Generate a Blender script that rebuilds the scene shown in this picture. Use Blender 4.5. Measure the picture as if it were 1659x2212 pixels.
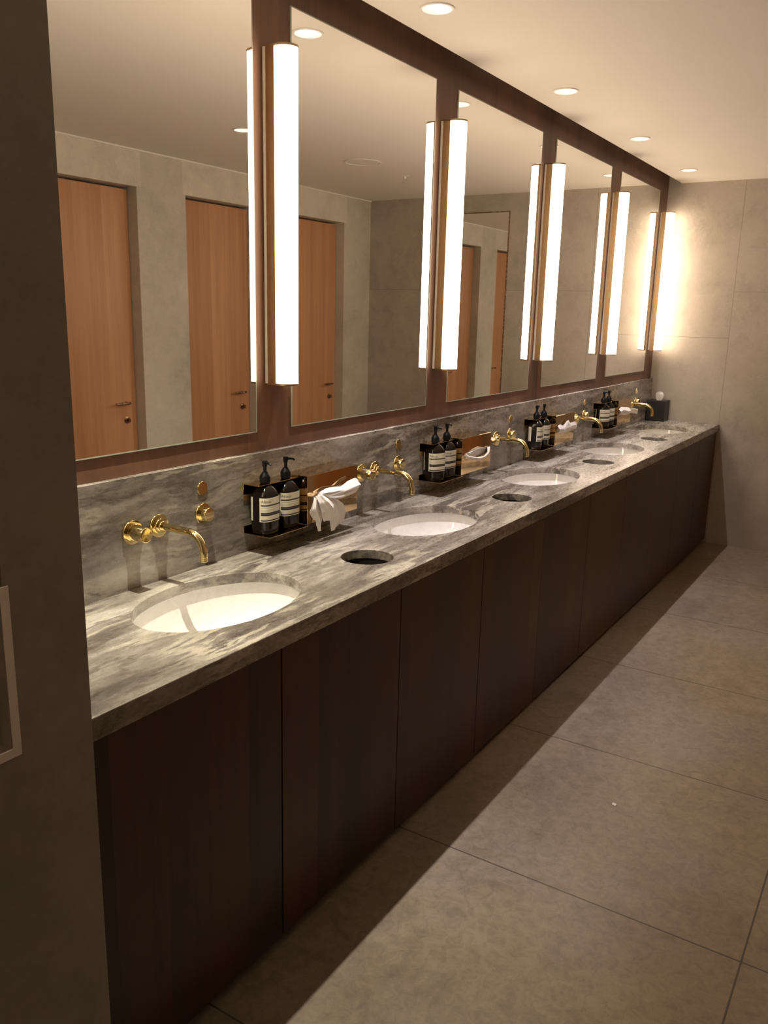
import bpy, bmesh, math, random
from math import pi, sin, cos, radians
from mathutils import Vector, Matrix
from mathutils.geometry import tessellate_polygon

for o in list(bpy.data.objects):
    bpy.data.objects.remove(o)
SC = bpy.context.scene
COL = SC.collection
random.seed(7)

# ------------------------------------------------------------------ camera, world, exposure
cam = bpy.data.cameras.new('camera')
cam.sensor_fit = 'VERTICAL'
cam.sensor_height = 36.0
cam.lens = 1811.35 / 2212 * 36.0
cam.clip_start = 0.02
cam_o = bpy.data.objects.new('camera', cam)
COL.objects.link(cam_o)
_rt = Vector((0.53698797, -0.8432709, 0.02319747))
_up = Vector((0.18335892, 0.14351425, 0.97251384))
_fw = Vector((0.82342178, 0.51797476, -0.23168666))
_m = Matrix((_rt, _up, -_fw)).transposed().to_4x4()
_m.translation = Vector((-0.88697401, -1.68211165, 1.59029538))
cam_o.matrix_world = _m
SC.camera = cam_o

w = bpy.data.worlds.new('world')
SC.world = w
w.use_nodes = True
w.node_tree.nodes['Background'].inputs[0].default_value = (0.0, 0.0, 0.0, 1)
w.node_tree.nodes['Background'].inputs[1].default_value = 0.0

vs = SC.view_settings
vs.view_transform = 'Standard'
vs.look = 'None'
vs.exposure = 0.0
vs.gamma = 1.0
vs.use_curve_mapping = False
cy = SC.cycles
cy.max_bounces = 14
cy.diffuse_bounces = 6
cy.glossy_bounces = 8
cy.use_denoising = True
cy.sample_clamp_indirect = 24.0
cy.caustics_reflective = True
cy.caustics_refractive = False

TUBE_COLOR = (1.0, 0.77, 0.55)
TUBE_POWER = 19.0
SPOT_COLOR = (1.0, 0.84, 0.72)
SPOT_TINT = [(1.0, .93, .78), (1.0, .94, 1.0), (1.0, .94, 1.04), (1.0, .94, 1.04), (1.0, .91, .88)]
SPOT_POWER = [180.0, 108.0, 98.0, 98.0, 68.0]
ROOM_SPOT_POWER = 40.0

# ------------------------------------------------------------------ measures (metres)
L = 5.42            # length of the counter alcove, x
H = 0.87            # counter top
WF = -0.516         # counter front, y
SPL = -0.019        # splashback front, y
SPL_TOP = 1.167
ZC = 2.5075         # ceiling
YCE = -0.0885       # ceiling edge beside the shadow gap
YP = -0.53          # pier face
YO = -2.5           # opposite wall
XB = -3.0           # wall behind the viewer
MZ0, MZ1 = 1.227, 2.439
MIRROR_X = [(0.18, 1.046), (1.2136, 2.078), (2.254, 3.1165), (3.297, 4.1636), (4.345, 5.2057)]
LAMP_X = [0.092, 1.130, 2.166, 3.207, 4.254, 5.312]
BASIN_X = [0.608, 1.669, 2.731, 3.790, 4.850]
WASTE_X = [1.149, 2.212, 3.288, 4.345]
TAP_X = [0.6265, 1.681, 2.7305, 3.795, 4.855]
SHELF_X = [0.962, 2.012, 3.066, 4.124]
DOWN_X = [0.53, 1.62, 2.73, 3.813, 4.895]
DOWN_Y = -0.255

# ------------------------------------------------------------------ node helpers
class NT:
    def __init__(s, name):
        s.m = bpy.data.materials.new(name)
        s.m.use_nodes = True
        s.t = s.m.node_tree
        s.t.nodes.clear()
        s.out = s.t.nodes.new('ShaderNodeOutputMaterial')
    def n(s, typ, props=None, **inp):
        nd = s.t.nodes.new('ShaderNode' + typ)
        for k, v in (props or {}).items():
            setattr(nd, k, v)
        for k, v in inp.items():
            key = int(k[1:]) if k[0] == 'i' and k[1:].isdigit() else k.replace('_', ' ')
            s.set(nd.inputs[key], v)
        return nd
    def set(s, sock, v):
        if isinstance(v, bpy.types.NodeSocket):
            s.t.links.new(v, sock)
        elif isinstance(v, bpy.types.Node):
            s.t.links.new(v.outputs[0], sock)
        else:
            sock.default_value = v
    def math(s, op, a, b=0.0, c=0.0):
        return s.n('Math', {'operation': op}, i0=a, i1=b, i2=c).outputs[0]
    def ramp(s, fac, stops, interp='LINEAR'):
        r = s.n('ValToRGB', Fac=fac)
        cr = r.color_ramp
        cr.interpolation = interp
        while len(cr.elements) > 1:
            cr.elements.remove(cr.elements[-1])
        cr.elements[0].position = stops[0][0]
        cr.elements[0].color = tuple(stops[0][1]) + (1,)
        for p, c in stops[1:]:
            e = cr.elements.new(p)
            e.color = tuple(c) + (1,)
        return r.outputs[0]
    def mix(s, fac, a, b, mode='MIX'):
        n = s.n('Mix', {'data_type': 'RGBA', 'blend_type': mode})
        s.set(n.inputs[0], fac)
        for i, v in ((6, a), (7, b)):
            s.set(n.inputs[i], v if not isinstance(v, tuple) or len(v) == 4 else v + (1,))
        return n.outputs[2]
    def coord(s, which='Object'):
        return s.n('TexCoord').outputs[which]
    def scale(s, v, sc, loc=(0, 0, 0), rot=(0, 0, 0)):
        return s.n('Mapping', Vector=v, Scale=sc, Location=loc, Rotation=rot).outputs[0]
    def noise(s, v, scale, detail=4, rough=.55, dist=0.0):
        return s.n('TexNoise', Vector=v, Scale=scale, Detail=detail, Roughness=rough, Distortion=dist).outputs['Fac']
    def bsdf(s, **kw):
        b = s.n('BsdfPrincipled', **kw)
        s.t.links.new(b.outputs[0], s.out.inputs[0])
        return b
    def bump(s, h, strength=.2, dist=.01):
        return s.n('Bump', Height=h, Strength=strength, Distance=dist).outputs[0]

def plain(name, col, rough=.5, metal=0.0, spec=.5, coat=0.0, var=.05):
    t = NT(name)
    v = t.noise(t.coord(), 60, 3)
    c = t.ramp(v, [(0.3, tuple(x * (1 - var) for x in col)), (.7, tuple(min(1, x * (1 + var)) for x in col))])
    t.bsdf(Base_Color=c, Roughness=rough, Metallic=metal, Specular_IOR_Level=spec, Coat_Weight=coat)
    return t.m

def travertine():
    t = NT('silver_travertine')
    P = t.coord()
    warp = t.n('TexNoise', Vector=t.scale(P, (1, 2, 2)), Scale=2.2, Detail=4, Roughness=.55).outputs['Color']
    wv = t.n('VectorMath', {'operation': 'SUBTRACT'}, i0=warp, i1=(.5, .5, .5)).outputs[0]
    wv = t.n('VectorMath', {'operation': 'SCALE'}, i0=wv, Scale=.11).outputs[0]
    Q = t.n('VectorMath', {'operation': 'ADD'}, i0=P, i1=wv).outputs[0]
    band = t.noise(t.scale(Q, (.85, 6.0, 6.0)), 1.5, 13, .66, .2)
    slow = t.noise(t.scale(Q, (.7, 3.0, 3.0)), 1.3, 4, .5)
    cloud = t.noise(P, 12.0, 9, .74, .5)
    fine = t.noise(t.scale(P, (45, 85, 85)), 1.0, 7, .72)
    f = t.math('ADD', t.math('MULTIPLY', band, .70), t.math('MULTIPLY', slow, .11))
    f = t.math('ADD', f, t.math('ADD', t.math('MULTIPLY', cloud, .11), t.math('MULTIPLY', fine, .08)))
    c = t.ramp(f, [(.385, (.058, .049, .040)), (.44, (.118, .103, .085)), (.50, (.195, .174, .145)),
                   (.555, (.300, .272, .230)), (.63, (.50, .46, .395))])
    n2 = t.noise(t.scale(Q, (.62, 4.6, 4.6)), 1.15, 12, .60, .1)
    ln = t.math('ABSOLUTE', t.math('SUBTRACT', t.math('FRACT', t.math('MULTIPLY', n2, 8.0)), .5))
    vein = t.ramp(ln, [(.0, (1, 1, 1)), (.06, (.85,) * 3), (.15, (0, 0, 0))])
    patch = t.ramp(t.noise(P, 3.0, 5, .6), [(.38, (.10,) * 3), (.60, (.85,) * 3)])
    c = t.mix(t.math('MULTIPLY', vein, patch), c, (.44, .40, .32))
    dk = t.ramp(t.math('ABSOLUTE', t.math('SUBTRACT', t.math('FRACT', t.math('ADD', t.math('MULTIPLY', n2, 8.0), .40)), .5)), [(.0, (.7,) * 3), (.11, (0,) * 3)])
    c = t.mix(dk, c, (.075, .064, .052))
    pit = t.ramp(t.noise(P, 150.0, 3, .6), [(.68, (0,) * 3), (.74, (.6,) * 3)])
    c = t.mix(pit, c, (.06, .05, .042))
    r = t.ramp(fine, [(.35, (.20,) * 3), (.7, (.38,) * 3)])
    t.bsdf(Base_Color=c, Roughness=r, Specular_IOR_Level=.5, Normal=t.bump(fine, .10, .003))
    return t.m

def limestone(name, base, joints_x=(), joints_y=(), joints_z=(), width=.0035, rough=.55, stains=False, jdark=.32, slabs=None):
    """honed stone slabs; the joints are thin dark lines at world positions"""
    t = NT(name)
    P = t.coord()
    n1 = t.noise(P, 1.6, 6, .6, .4)
    n2 = t.noise(P, 9.0, 8, .68, .3)
    n3 = t.noise(P, 60.0, 5, .7)
    f = t.math('ADD', t.math('MULTIPLY', n1, .45), t.math('ADD', t.math('MULTIPLY', n2, .38), t.math('MULTIPLY', n3, .17)))
    c = t.ramp(f, [(.34, tuple(x * .74 for x in base)), (.5, base), (.66, tuple(min(1, x * 1.18) for x in base))])
    if stains:
        warm = t.ramp(t.noise(P, 1.1, 4, .55), [(.38, (1.0, .93, .80)), (.62, (1.0, 1.0, 1.04))])
        c = t.mix(1.0, c, warm, 'MULTIPLY')
        mott = t.ramp(t.noise(P, 26.0, 7, .75, .8), [(.36, (.80,) * 3), (.5, (1,) * 3), (.64, (1.16,) * 3)])
        c = t.mix(1.0, c, mott, 'MULTIPLY')
    blot = t.ramp(t.noise(P, 4.5, 8, .75, 1.2), [(.58, (0,) * 3), (.68, (.38,) * 3)])
    c = t.mix(blot, c, tuple(min(1, x * 1.35) for x in base))
    sep = t.n('SeparateXYZ', Vector=P)
    if slabs:
        for ax, lo, hi, ax2, lo2, hi2, k in slabs:
            a = t.math('MULTIPLY', t.math('GREATER_THAN', sep.outputs[ax], lo), t.math('LESS_THAN', sep.outputs[ax], hi))
            b = t.math('MULTIPLY', t.math('GREATER_THAN', sep.outputs[ax2], lo2), t.math('LESS_THAN', sep.outputs[ax2], hi2))
            c = t.mix(t.math('MULTIPLY', a, b), c, t.mix(1.0, c, (k, k, k), 'MULTIPLY'))
    if stains:
        s1 = t.ramp(t.noise(t.scale(P, (1, 1.4, 1)), 13.0, 6, .72, 2.2), [(.655, (0,) * 3), (.70, (.5,) * 3)])
        c = t.mix(s1, c, tuple(x * .45 for x in base))
        s2 = t.ramp(t.noise(P, 90.0, 2, .5), [(.76, (0,) * 3), (.80, (.5,) * 3)])
        c = t.mix(s2, c, tuple(x * .35 for x in base))
    lines = None
    for ax, lst in ((0, joints_x), (1, joints_y), (2, joints_z)):
        for it in lst:
            pos, cond = (it if isinstance(it, tuple) else (it, None))
            d = t.math('ABSOLUTE', t.math('SUBTRACT', sep.outputs[ax], pos))
            mk = t.math('LESS_THAN', d, width * .5)
            if cond:
                cax, op, val = cond
                mk = t.math('MULTIPLY', mk, t.math(op, sep.outputs[cax], val))
            lines = mk if lines is None else t.math('MAXIMUM', lines, mk)
    h = n3
    if lines is not None:
        c = t.mix(lines, c, tuple(x * jdark for x in base))
    r = t.ramp(n2, [(.3, (rough - .08,) * 3), (.7, (rough + .1,) * 3)])
    t.bsdf(Base_Color=c, Roughness=r, Specular_IOR_Level=.4, Normal=t.bump(h, .05, .002))
    return t.m

def veneer(name, dark, light, strip=.085, rough=.38, spec=.4):
    """vertical grain veneer in book-matched strips"""
    t = NT(name)
    P = t.coord()
    sep = t.n('SeparateXYZ', Vector=P)
    rnd = t.n('ObjectInfo').outputs['Random']
    u = t.math('ADD', sep.outputs[0], t.math('MULTIPLY', rnd, 37.0))
    wob = t.math('MULTIPLY', t.noise(t.scale(P, (6, 6, .6)), 1.0, 2), .05)
    sid = t.math('FLOOR', t.math('DIVIDE', t.math('ADD', u, wob), strip))
    wn = t.n('TexWhiteNoise', {'noise_dimensions': '1D'}, W=sid).outputs['Value']
    off = t.n('CombineXYZ', X=t.math('MULTIPLY', wn, 11.0), Y=t.math('MULTIPLY', rnd, 13.0)).outputs[0]
    vv = t.n('VectorMath', {'operation': 'ADD'}, i0=P, i1=off).outputs[0]
    g1 = t.noise(t.scale(vv, (55, 55, 1.1)), 1.0, 6, .6, .3)
    g2 = t.noise(t.scale(vv, (9, 9, .45)), 1.0, 4, .55, .4)
    g3 = t.noise(t.scale(vv, (240, 240, 6)), 1.0, 3, .6)
    f = t.math('ADD', t.math('MULTIPLY', g1, .26), t.math('MULTIPLY', g2, .46))
    f = t.math('ADD', f, t.math('ADD', t.math('MULTIPLY', g3, .10), t.math('MULTIPLY', wn, .18)))
    c = t.ramp(f, [(.28, dark), (.72, light)])
    t.bsdf(Base_Color=c, Roughness=rough, Specular_IOR_Level=spec, Normal=t.bump(g3, .06, .001))
    return t.m

def metal(name, col, rough=.1, brushed=0.0):
    t = NT(name)
    n = t.noise(t.scale(t.coord(), (8, 8, 8)), 6.0, 5, .6)
    r = t.ramp(n, [(.3, (max(.02, rough * .7),) * 3), (.7, (rough * 1.35,) * 3)])
    kw = {}
    if brushed:
        kw['Normal'] = t.bump(t.noise(t.scale(t.coord(), (4, 400, 400)), 1.0, 2), brushed, .0005)
    t.bsdf(Base_Color=tuple(col) + (1,), Metallic=1.0, Roughness=r, **kw)
    return t.m

def glow(name, col, strength):
    t = NT(name)
    e = t.n('Emission', Color=tuple(col) + (1,), Strength=strength)
    t.t.links.new(e.outputs[0], t.out.inputs[0])
    return t.m

def front_label():
    t = NT('printed_label_paper')
    uv = t.n('SeparateXYZ', Vector=t.coord('UV'))
    U, V = uv.outputs[0], uv.outputs[1]
    def band(a, b):
        return t.math('MULTIPLY', t.math('GREATER_THAN', V, a), t.math('LESS_THAN', V, b))
    inset = t.math('MULTIPLY', t.math('GREATER_THAN', U, .045), t.math('LESS_THAN', U, .955))
    dark = t.math('MAXIMUM', band(.662, .726), t.math('MAXIMUM', band(.258, .398), band(.030, .086)))
    dark = t.math('MULTIPLY', dark, inset)
    dash = t.math('GREATER_THAN', t.n('TexNoise', {'noise_dimensions': '2D'}, Vector=t.n('CombineXYZ', X=t.math('MULTIPLY', U, 150.0), Y=t.math('FLOOR', t.math('MULTIPLY', V, 46.0))).outputs[0], Scale=1.0, Detail=1).outputs[0], .46)
    tx = t.math('MAXIMUM', t.math('MAXIMUM', band(.585, .606), band(.492, .512)), t.math('MAXIMUM', band(.44, .46), t.math('MAXIMUM', band(.20, .215), t.math('MAXIMUM', band(.155, .17), band(.112, .127)))))
    tx = t.math('MULTIPLY', t.math('MULTIPLY', tx, dash), t.math('MULTIPLY', inset, .62))
    rev = t.math('MULTIPLY', t.math('MULTIPLY', t.math('MAXIMUM', band(.690, .704), band(.322, .338)), dash), t.math('MULTIPLY', inset, .35))
    c = t.mix(dark, (.66, .615, .46), (.030, .026, .026))
    c = t.mix(tx, c, (.12, .10, .08))
    c = t.mix(rev, c, (.45, .42, .33))
    t.bsdf(Base_Color=c, Roughness=.5, Specular_IOR_Level=.35)
    return t.m

def back_label():
    t = NT('plain_label_paper')
    uv = t.n('SeparateXYZ', Vector=t.coord('UV'))
    U, V = uv.outputs[0], uv.outputs[1]
    row = t.math('FRACT', t.math('MULTIPLY', V, 16.0))
    ln = t.math('MULTIPLY', t.math('GREATER_THAN', row, .35), t.math('LESS_THAN', row, .62))
    dash = t.math('GREATER_THAN', t.n('TexNoise', {'noise_dimensions': '2D'}, Vector=t.n('CombineXYZ', X=t.math('MULTIPLY', U, 120.0), Y=t.math('FLOOR', t.math('MULTIPLY', V, 16.0))).outputs[0], Scale=1.0, Detail=1).outputs[0], .47)
    ins = t.math('MULTIPLY', t.math('GREATER_THAN', U, .1), t.math('LESS_THAN', U, .88))
    ins = t.math('MULTIPLY', ins, t.math('MULTIPLY', t.math('GREATER_THAN', V, .12), t.math('LESS_THAN', V, .92)))
    m = t.math('MULTIPLY', t.math('MULTIPLY', ln, dash), t.math('MULTIPLY', ins, .4))
    t.bsdf(Base_Color=t.mix(m, (.64, .60, .47), (.2, .18, .14)), Roughness=.5)
    return t.m

M = {}
M['stone'] = travertine()
M['wall'] = limestone('honed_limestone_wall', (.41, .37, .315), joints_z=[(1.469, (1, 'GREATER_THAN', -.51)), (1.782, (1, 'LESS_THAN', -.51))], joints_y=[-.51, -1.72], width=.003, jdark=.58)
M['pier'] = limestone('honed_limestone_pier_shaded', (.27, .25, .22), joints_x=[(-.16, (2, 'GREATER_THAN', 1.165)), -1.05, -2.1], width=.003, jdark=.5)  # same stone as the walls, with the pier's shade put into its colour
_sl = []
for _x in (-.029, 1.064, 2.157, 3.25, 4.343):
    _sl.append((0, _x - .02, _x + .725, 2, 2.296, 2.52, 1.16))
M['doorwall'] = limestone('honed_limestone_door_wall', (.54, .505, .43), width=.003, slabs=_sl)
M['floor'] = limestone('honed_limestone_floor', (.225, .183, .137), joints_x=[-2.225, -1.382, -.539, .304, 1.152, 1.993, 2.83, 3.69, 4.54], joints_y=[-1.507], width=.005, rough=.42, stains=True)
M['ceiling'] = plain('matt_white_paint', (.84, .805, .735), .9, spec=.2, var=.006)
M['panel'] = veneer('stained_wood_panelling', (.090, .043, .026), (.225, .105, .056), .16, rough=.48, spec=.6)
M['front'] = veneer('stained_wood_fronts', (.010, .0042, .0027), (.072, .029, .0135), .13)
M['door'] = veneer('stained_wood_doors', (.36, .170, .080), (.72, .39, .200), .17)
M['black'] = plain('black_plastic', (.006, .006, .0065), .32, spec=.22)
M['dark'] = plain('dark_cavity', (.01, .009, .008), .8)
M['amber'] = plain('dark_amber_plastic', (.009, .006, .004), .13, spec=.35)
M['leather'] = plain('black_leather', (.015, .015, .015), .45)
M['ceramic'] = plain('white_glazed_ceramic', (.83, .81, .77), .08, spec=.6, coat=.5)
M['paper'] = plain('soft_white_tissue', (.84, .80, .75), .95, spec=.1)
M['white'] = plain('white_powder_coat', (.80, .78, .74), .5)
M['whitepanel'] = plain('pale_metal_edge', (.80, .74, .66), .4)
M['brass'] = metal('polished_brass', (.78, .64, .33), .06)
M['shelfbrass'] = metal('mirror_polished_brass', (.60, .43, .235), .045)
M['bronze'] = plain('satin_bronze', (.50, .345, .19), .38, 1.0)
M['steel'] = metal('brushed_steel', (.78, .74, .72), .5, .1)
M['handle'] = metal('dark_bronze_handle', (.42, .30, .19), .25)
M['mirror'] = metal('silvered_mirror', (.96, .96, .945), .004)
M['glassedge'] = plain('polished_glass_edge', (.38, .42, .34), .2, spec=.7)
M['tube'] = glow('lit_opal_tube', TUBE_COLOR, TUBE_POWER)
M['lens'] = glow('lit_downlight_lens', SPOT_COLOR, 9.0)
M['label'] = front_label()
M['backlabel'] = back_label()
M['ink'] = plain('label_ink', (.13, .11, .085), .6)
M['grey'] = plain('grey_speaker_grille', (.80, .77, .70), .9)

# ------------------------------------------------------------------ mesh helpers
def newbm():
    return bmesh.new()

def obj(name, bm, mat, parent=None, smooth=False, bevel=0.0, origin=None, segs=2):
    """link one mesh; without a parent its origin goes to the base of its own box"""
    bmesh.ops.remove_doubles(bm, verts=bm.verts, dist=1e-6)
    bmesh.ops.recalc_face_normals(bm, faces=bm.faces)
    if origin == 'base':
        xs = [v.co.x for v in bm.verts]; ys = [v.co.y for v in bm.verts]; zs = [v.co.z for v in bm.verts]
        origin = Vector(((min(xs) + max(xs)) / 2, (min(ys) + max(ys)) / 2, min(zs)))
    if origin is not None:
        bmesh.ops.translate(bm, verts=bm.verts, vec=-Vector(origin))
    me = bpy.data.meshes.new(name)
    bm.to_mesh(me)
    bm.free()
    mats = mat if isinstance(mat, (list, tuple)) else [mat]
    for m_ in mats:
        me.materials.append(m_)
    for p in me.polygons:
        p.use_smooth = smooth
    o = bpy.data.objects.new(name, me)
    COL.objects.link(o)
    if parent is not None:
        o.parent = parent
    if origin is not None:
        o.location = origin
    if bevel:
        b = o.modifiers.new('bevel', 'BEVEL')
        b.width = bevel
        b.segments = segs
        b.limit_method = 'ANGLE'
        b.angle_limit = radians(35)
    if smooth:
        try:
            me.set_sharp_from_angle(angle=radians(42))
        except Exception:
            pass
    return o

def thing(name, label, cat, loc=(0, 0, 0), rotz=0.0, group=None):
    o = bpy.data.objects.new(name, None)
    o.empty_display_size = .05
    COL.objects.link(o)
    o.location = loc
    o.rotation_euler = (0, 0, rotz)
    return tag(o, label, cat, group)

def tag(o, label, cat, group=None):
    o['label'] = label
    o['category'] = cat
    if group:
        o['group'] = group
    return o

def struct(o, label=None):
    o['kind'] = 'structure'
    if label:
        o['label'] = label
    return o

def dup(root, loc, label, rotz=None):
    """a copy of a thing with copies of its parts and sub-parts"""
    r = root.copy()
    COL.objects.link(r)
    r.location = loc
    if rotz is not None:
        r.rotation_euler = (0, 0, rotz)
    r['label'] = label
    for ch in list(root.children):
        c = ch.copy()
        COL.objects.link(c)
        c.parent = r
        for g in list(ch.children):
            d = g.copy()
            COL.objects.link(d)
            d.parent = c
    return r

def box(bm, x0, x1, y0, y1, z0, z1):
    vs_ = [bm.verts.new((x, y, z)) for z in (z0, z1) for y in (y0, y1) for x in (x0, x1)]
    for f in ((0, 1, 3, 2), (4, 6, 7, 5), (0, 4, 5, 1), (2, 3, 7, 6), (0, 2, 6, 4), (1, 5, 7, 3)):
        bm.faces.new([vs_[i] for i in f])
    return vs_

def plate(bm, outer, holes, a0, a1, axis='z'):
    """a slab with real holes: outline and holes are 2-D loops, extruded from a0 to a1 along the axis"""
    loops = [outer] + list(holes)
    def P3(p, a):
        if axis == 'z':
            return (p[0], p[1], a)
        if axis == 'y':
            return (p[0], a, p[1])
        return (a, p[0], p[1])
    tri = tessellate_polygon([[Vector((p[0], p[1], 0)) for p in lp] for lp in loops])
    flat = [p for lp in loops for p in lp]
    lo = [bm.verts.new(P3(p, a0)) for p in flat]
    hi = [bm.verts.new(P3(p, a1)) for p in flat]
    for t in tri:
        if len(set(t)) < 3:
            continue
        for side in (lo, hi):
            try:
                bm.faces.new([side[i] for i in t])
            except ValueError:
                pass
    k = 0
    for lp in loops:
        n = len(lp)
        for i in range(n):
            j = (i + 1) % n
            try:
                bm.faces.new((lo[k + i], lo[k + j], hi[k + j], hi[k + i]))
            except ValueError:
                pass
        k += n

def rect(x0, x1, y0, y1):
    return [(x0, y0), (x1, y0), (x1, y1), (x0, y1)]

def ellipse(cx, cy_, a, b, n=64):
    return [(cx + a * cos(2 * pi * i / n), cy_ + b * sin(2 * pi * i / n)) for i in range(n)]

def lathe(bm, prof, seg=40, axis='z', centre=(0, 0, 0), sx=1.0, sy=1.0, cap0=True, cap1=True):
    """prof: list of (radius, height); axis 'y' turns the axis of the lathe towards -y (out of the wall)"""
    rings = []
    for r, h in prof:
        ring = []
        for i in range(seg):
            a = 2 * pi * i / seg
            u, v = r * cos(a) * sx, r * sin(a) * sy
            if axis == 'z':
                co = (centre[0] + u, centre[1] + v, centre[2] + h)
            else:
                co = (centre[0] + u, centre[1] - h, centre[2] + v)
            ring.append(bm.verts.new(co))
        rings.append(ring)
    for a, b in zip(rings, rings[1:]):
        for i in range(seg):
            j = (i + 1) % seg
            bm.faces.new((a[i], a[j], b[j], b[i]))
    if cap0:
        bm.faces.new(rings[0])
    if cap1:
        bm.faces.new(rings[-1])

def tube(bm, pts, radii, seg=20):
    pts = [Vector(p) for p in pts]
    if not isinstance(radii, (list, tuple)):
        radii = [radii] * len(pts)
    rings = []
    prev = None
    for i, p in enumerate(pts):
        d = (pts[min(i + 1, len(pts) - 1)] - pts[max(i - 1, 0)]).normalized()
        if prev is None:
            ref = Vector((1, 0, 0)) if abs(d.x) < .9 else Vector((0, 0, 1))
            nrm = (ref - d * ref.dot(d)).normalized()
        else:
            nrm = (prev - d * prev.dot(d)).normalized()
        prev = nrm
        b = d.cross(nrm)
        rings.append([bm.verts.new(p + radii[i] * (nrm * cos(2 * pi * k / seg) + b * sin(2 * pi * k / seg))) for k in range(seg)])
    for a, b in zip(rings, rings[1:]):
        for i in range(seg):
            j = (i + 1) % seg
            bm.faces.new((a[i], a[j], b[j], b[i]))
    bm.faces.new(rings[0])
    bm.faces.new(rings[-1])

# ------------------------------------------------------------------ room shell
bm = newbm(); box(bm, XB, L, YO - .2, .12, -.08, 0)
struct(obj('floor', bm, M['floor']), 'honed beige limestone floor in large slabs')

ROOM_SPOTS = [(2.72, -1.53)]
holes = [ellipse(x, DOWN_Y, .048, .048, 32) for x in DOWN_X] + [ellipse(x, y, .048, .048, 32) for x, y in ROOM_SPOTS]
bm = newbm()
plate(bm, rect(XB, L, YO, YCE), holes, ZC, ZC + .10)
box(bm, XB, L, YO, .12, ZC + .17, ZC + .22)
struct(obj('ceiling', bm, M['ceiling']), 'white painted ceiling with a shadow gap along the panelled wall')

# left side: pier with the towel recess, and the wall behind the panelling
TW = (-.50, -.15, .876, 1.165)
bm = newbm()
plate(bm, rect(XB, -.01, 0, ZC), [[(TW[0] + .012, TW[2] + .012), (TW[1] - .012, TW[2] + .012), (TW[1] - .012, TW[3] - .012), (TW[0] + .012, TW[3] - .012)]], YP + .14, YP, 'y')
box(bm, XB, -.01, .05, YP + .14, 0, ZC + .17)
bm2 = newbm()
struct(obj('wall_left', bm, M['pier']), 'shaded stone pier at the left end of the counter')
bm2.free()
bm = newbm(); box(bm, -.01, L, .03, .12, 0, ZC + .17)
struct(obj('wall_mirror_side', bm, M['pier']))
bm = newbm(); box(bm, L, L + .1, YO - .1, .12, 0, ZC + .17)
struct(obj('wall_far', bm, M['wall']), 'beige stone end wall in large slabs')
bm = newbm(); box(bm, XB - .1, XB, YO - .1, .12, 0, ZC + .17)
struct(obj('wall_near', bm, M['wall']))
DOORS = [1.064, 2.157, 3.25, 4.343]
DW, DH = .688, 2.295
bm = newbm()
outl = [(XB, 0)]
for x in DOORS:
    outl += [(x, 0), (x, DH), (x + DW, DH), (x + DW, 0)]
outl += [(L, 0), (L, ZC + .17), (XB, ZC + .17)]
plate(bm, outl, [], YO - .2, YO, 'y')
struct(obj('wall_right', bm, M['doorwall']), 'stone wall with recessed wooden cubicle doors, seen in the mirrors')
for k, x in enumerate(DOORS):
    bm = newbm(); box(bm, x + .004, x + DW - .004, YO - .125, YO - .082, .006, DH - .012)
    d = struct(obj('door_%d' % (k + 1), bm, M['door'], origin='base', bevel=.002), 'tall reddish brown cubicle door number %d from the viewer' % (k + 1))
    hx = DW / 2 - .085
    bm = newbm()
    lathe(bm, [(.024, -.006), (.024, .004), (.011, .006), (.009, .045)], 24, 'y', (hx, -.0215 + .043, 0))
    for v in bm.verts:
        v.co.y = -v.co.y
    tube(bm, [(hx, .058, 0), (hx - .02, .066, 0), (hx - .06, .066, 0), (hx - .115, .066, 0)], [.0085, .009, .009, .008], 14)
    bmesh.ops.translate(bm, verts=bm.verts, vec=(0, 0, .985))
    obj('door_handle', bm, M['handle'], d, True)
    bm = newbm()
    lathe(bm, [(.022, -.006), (.022, .004), (.013, .006), (.013, .014)], 24, 'y', (hx, .0215, 0))
    for v in bm.verts:
        v.co.y = -v.co.y + .043
    box(bm, hx - .004, hx + .004, .030, .052, -.013, .013)
    bmesh.ops.translate(bm, verts=bm.verts, vec=(0, 0, .875))
    obj('thumb_turn', bm, M['handle'], d, True)

bm = newbm(); box(bm, XB, L, YO, YO + .006, ZC - .007, ZC)  # added pale strip imitating the lit gap between door wall and ceiling
struct(obj('lit_gap_strip', bm, M['ceiling']), 'thin pale strip standing in for the lit gap where the door wall meets the ceiling')

# ------------------------------------------------------------------ wood panelling and mirrors
bm = newbm(); box(bm, 0, L - .001, .0, .028, SPL_TOP - .01, ZC + .16)
tag(obj('wood_panelling', bm, M['panel'], origin='base'), 'reddish brown wood panelling framing the five mirrors above the stone splashback', 'panelling')

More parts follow.
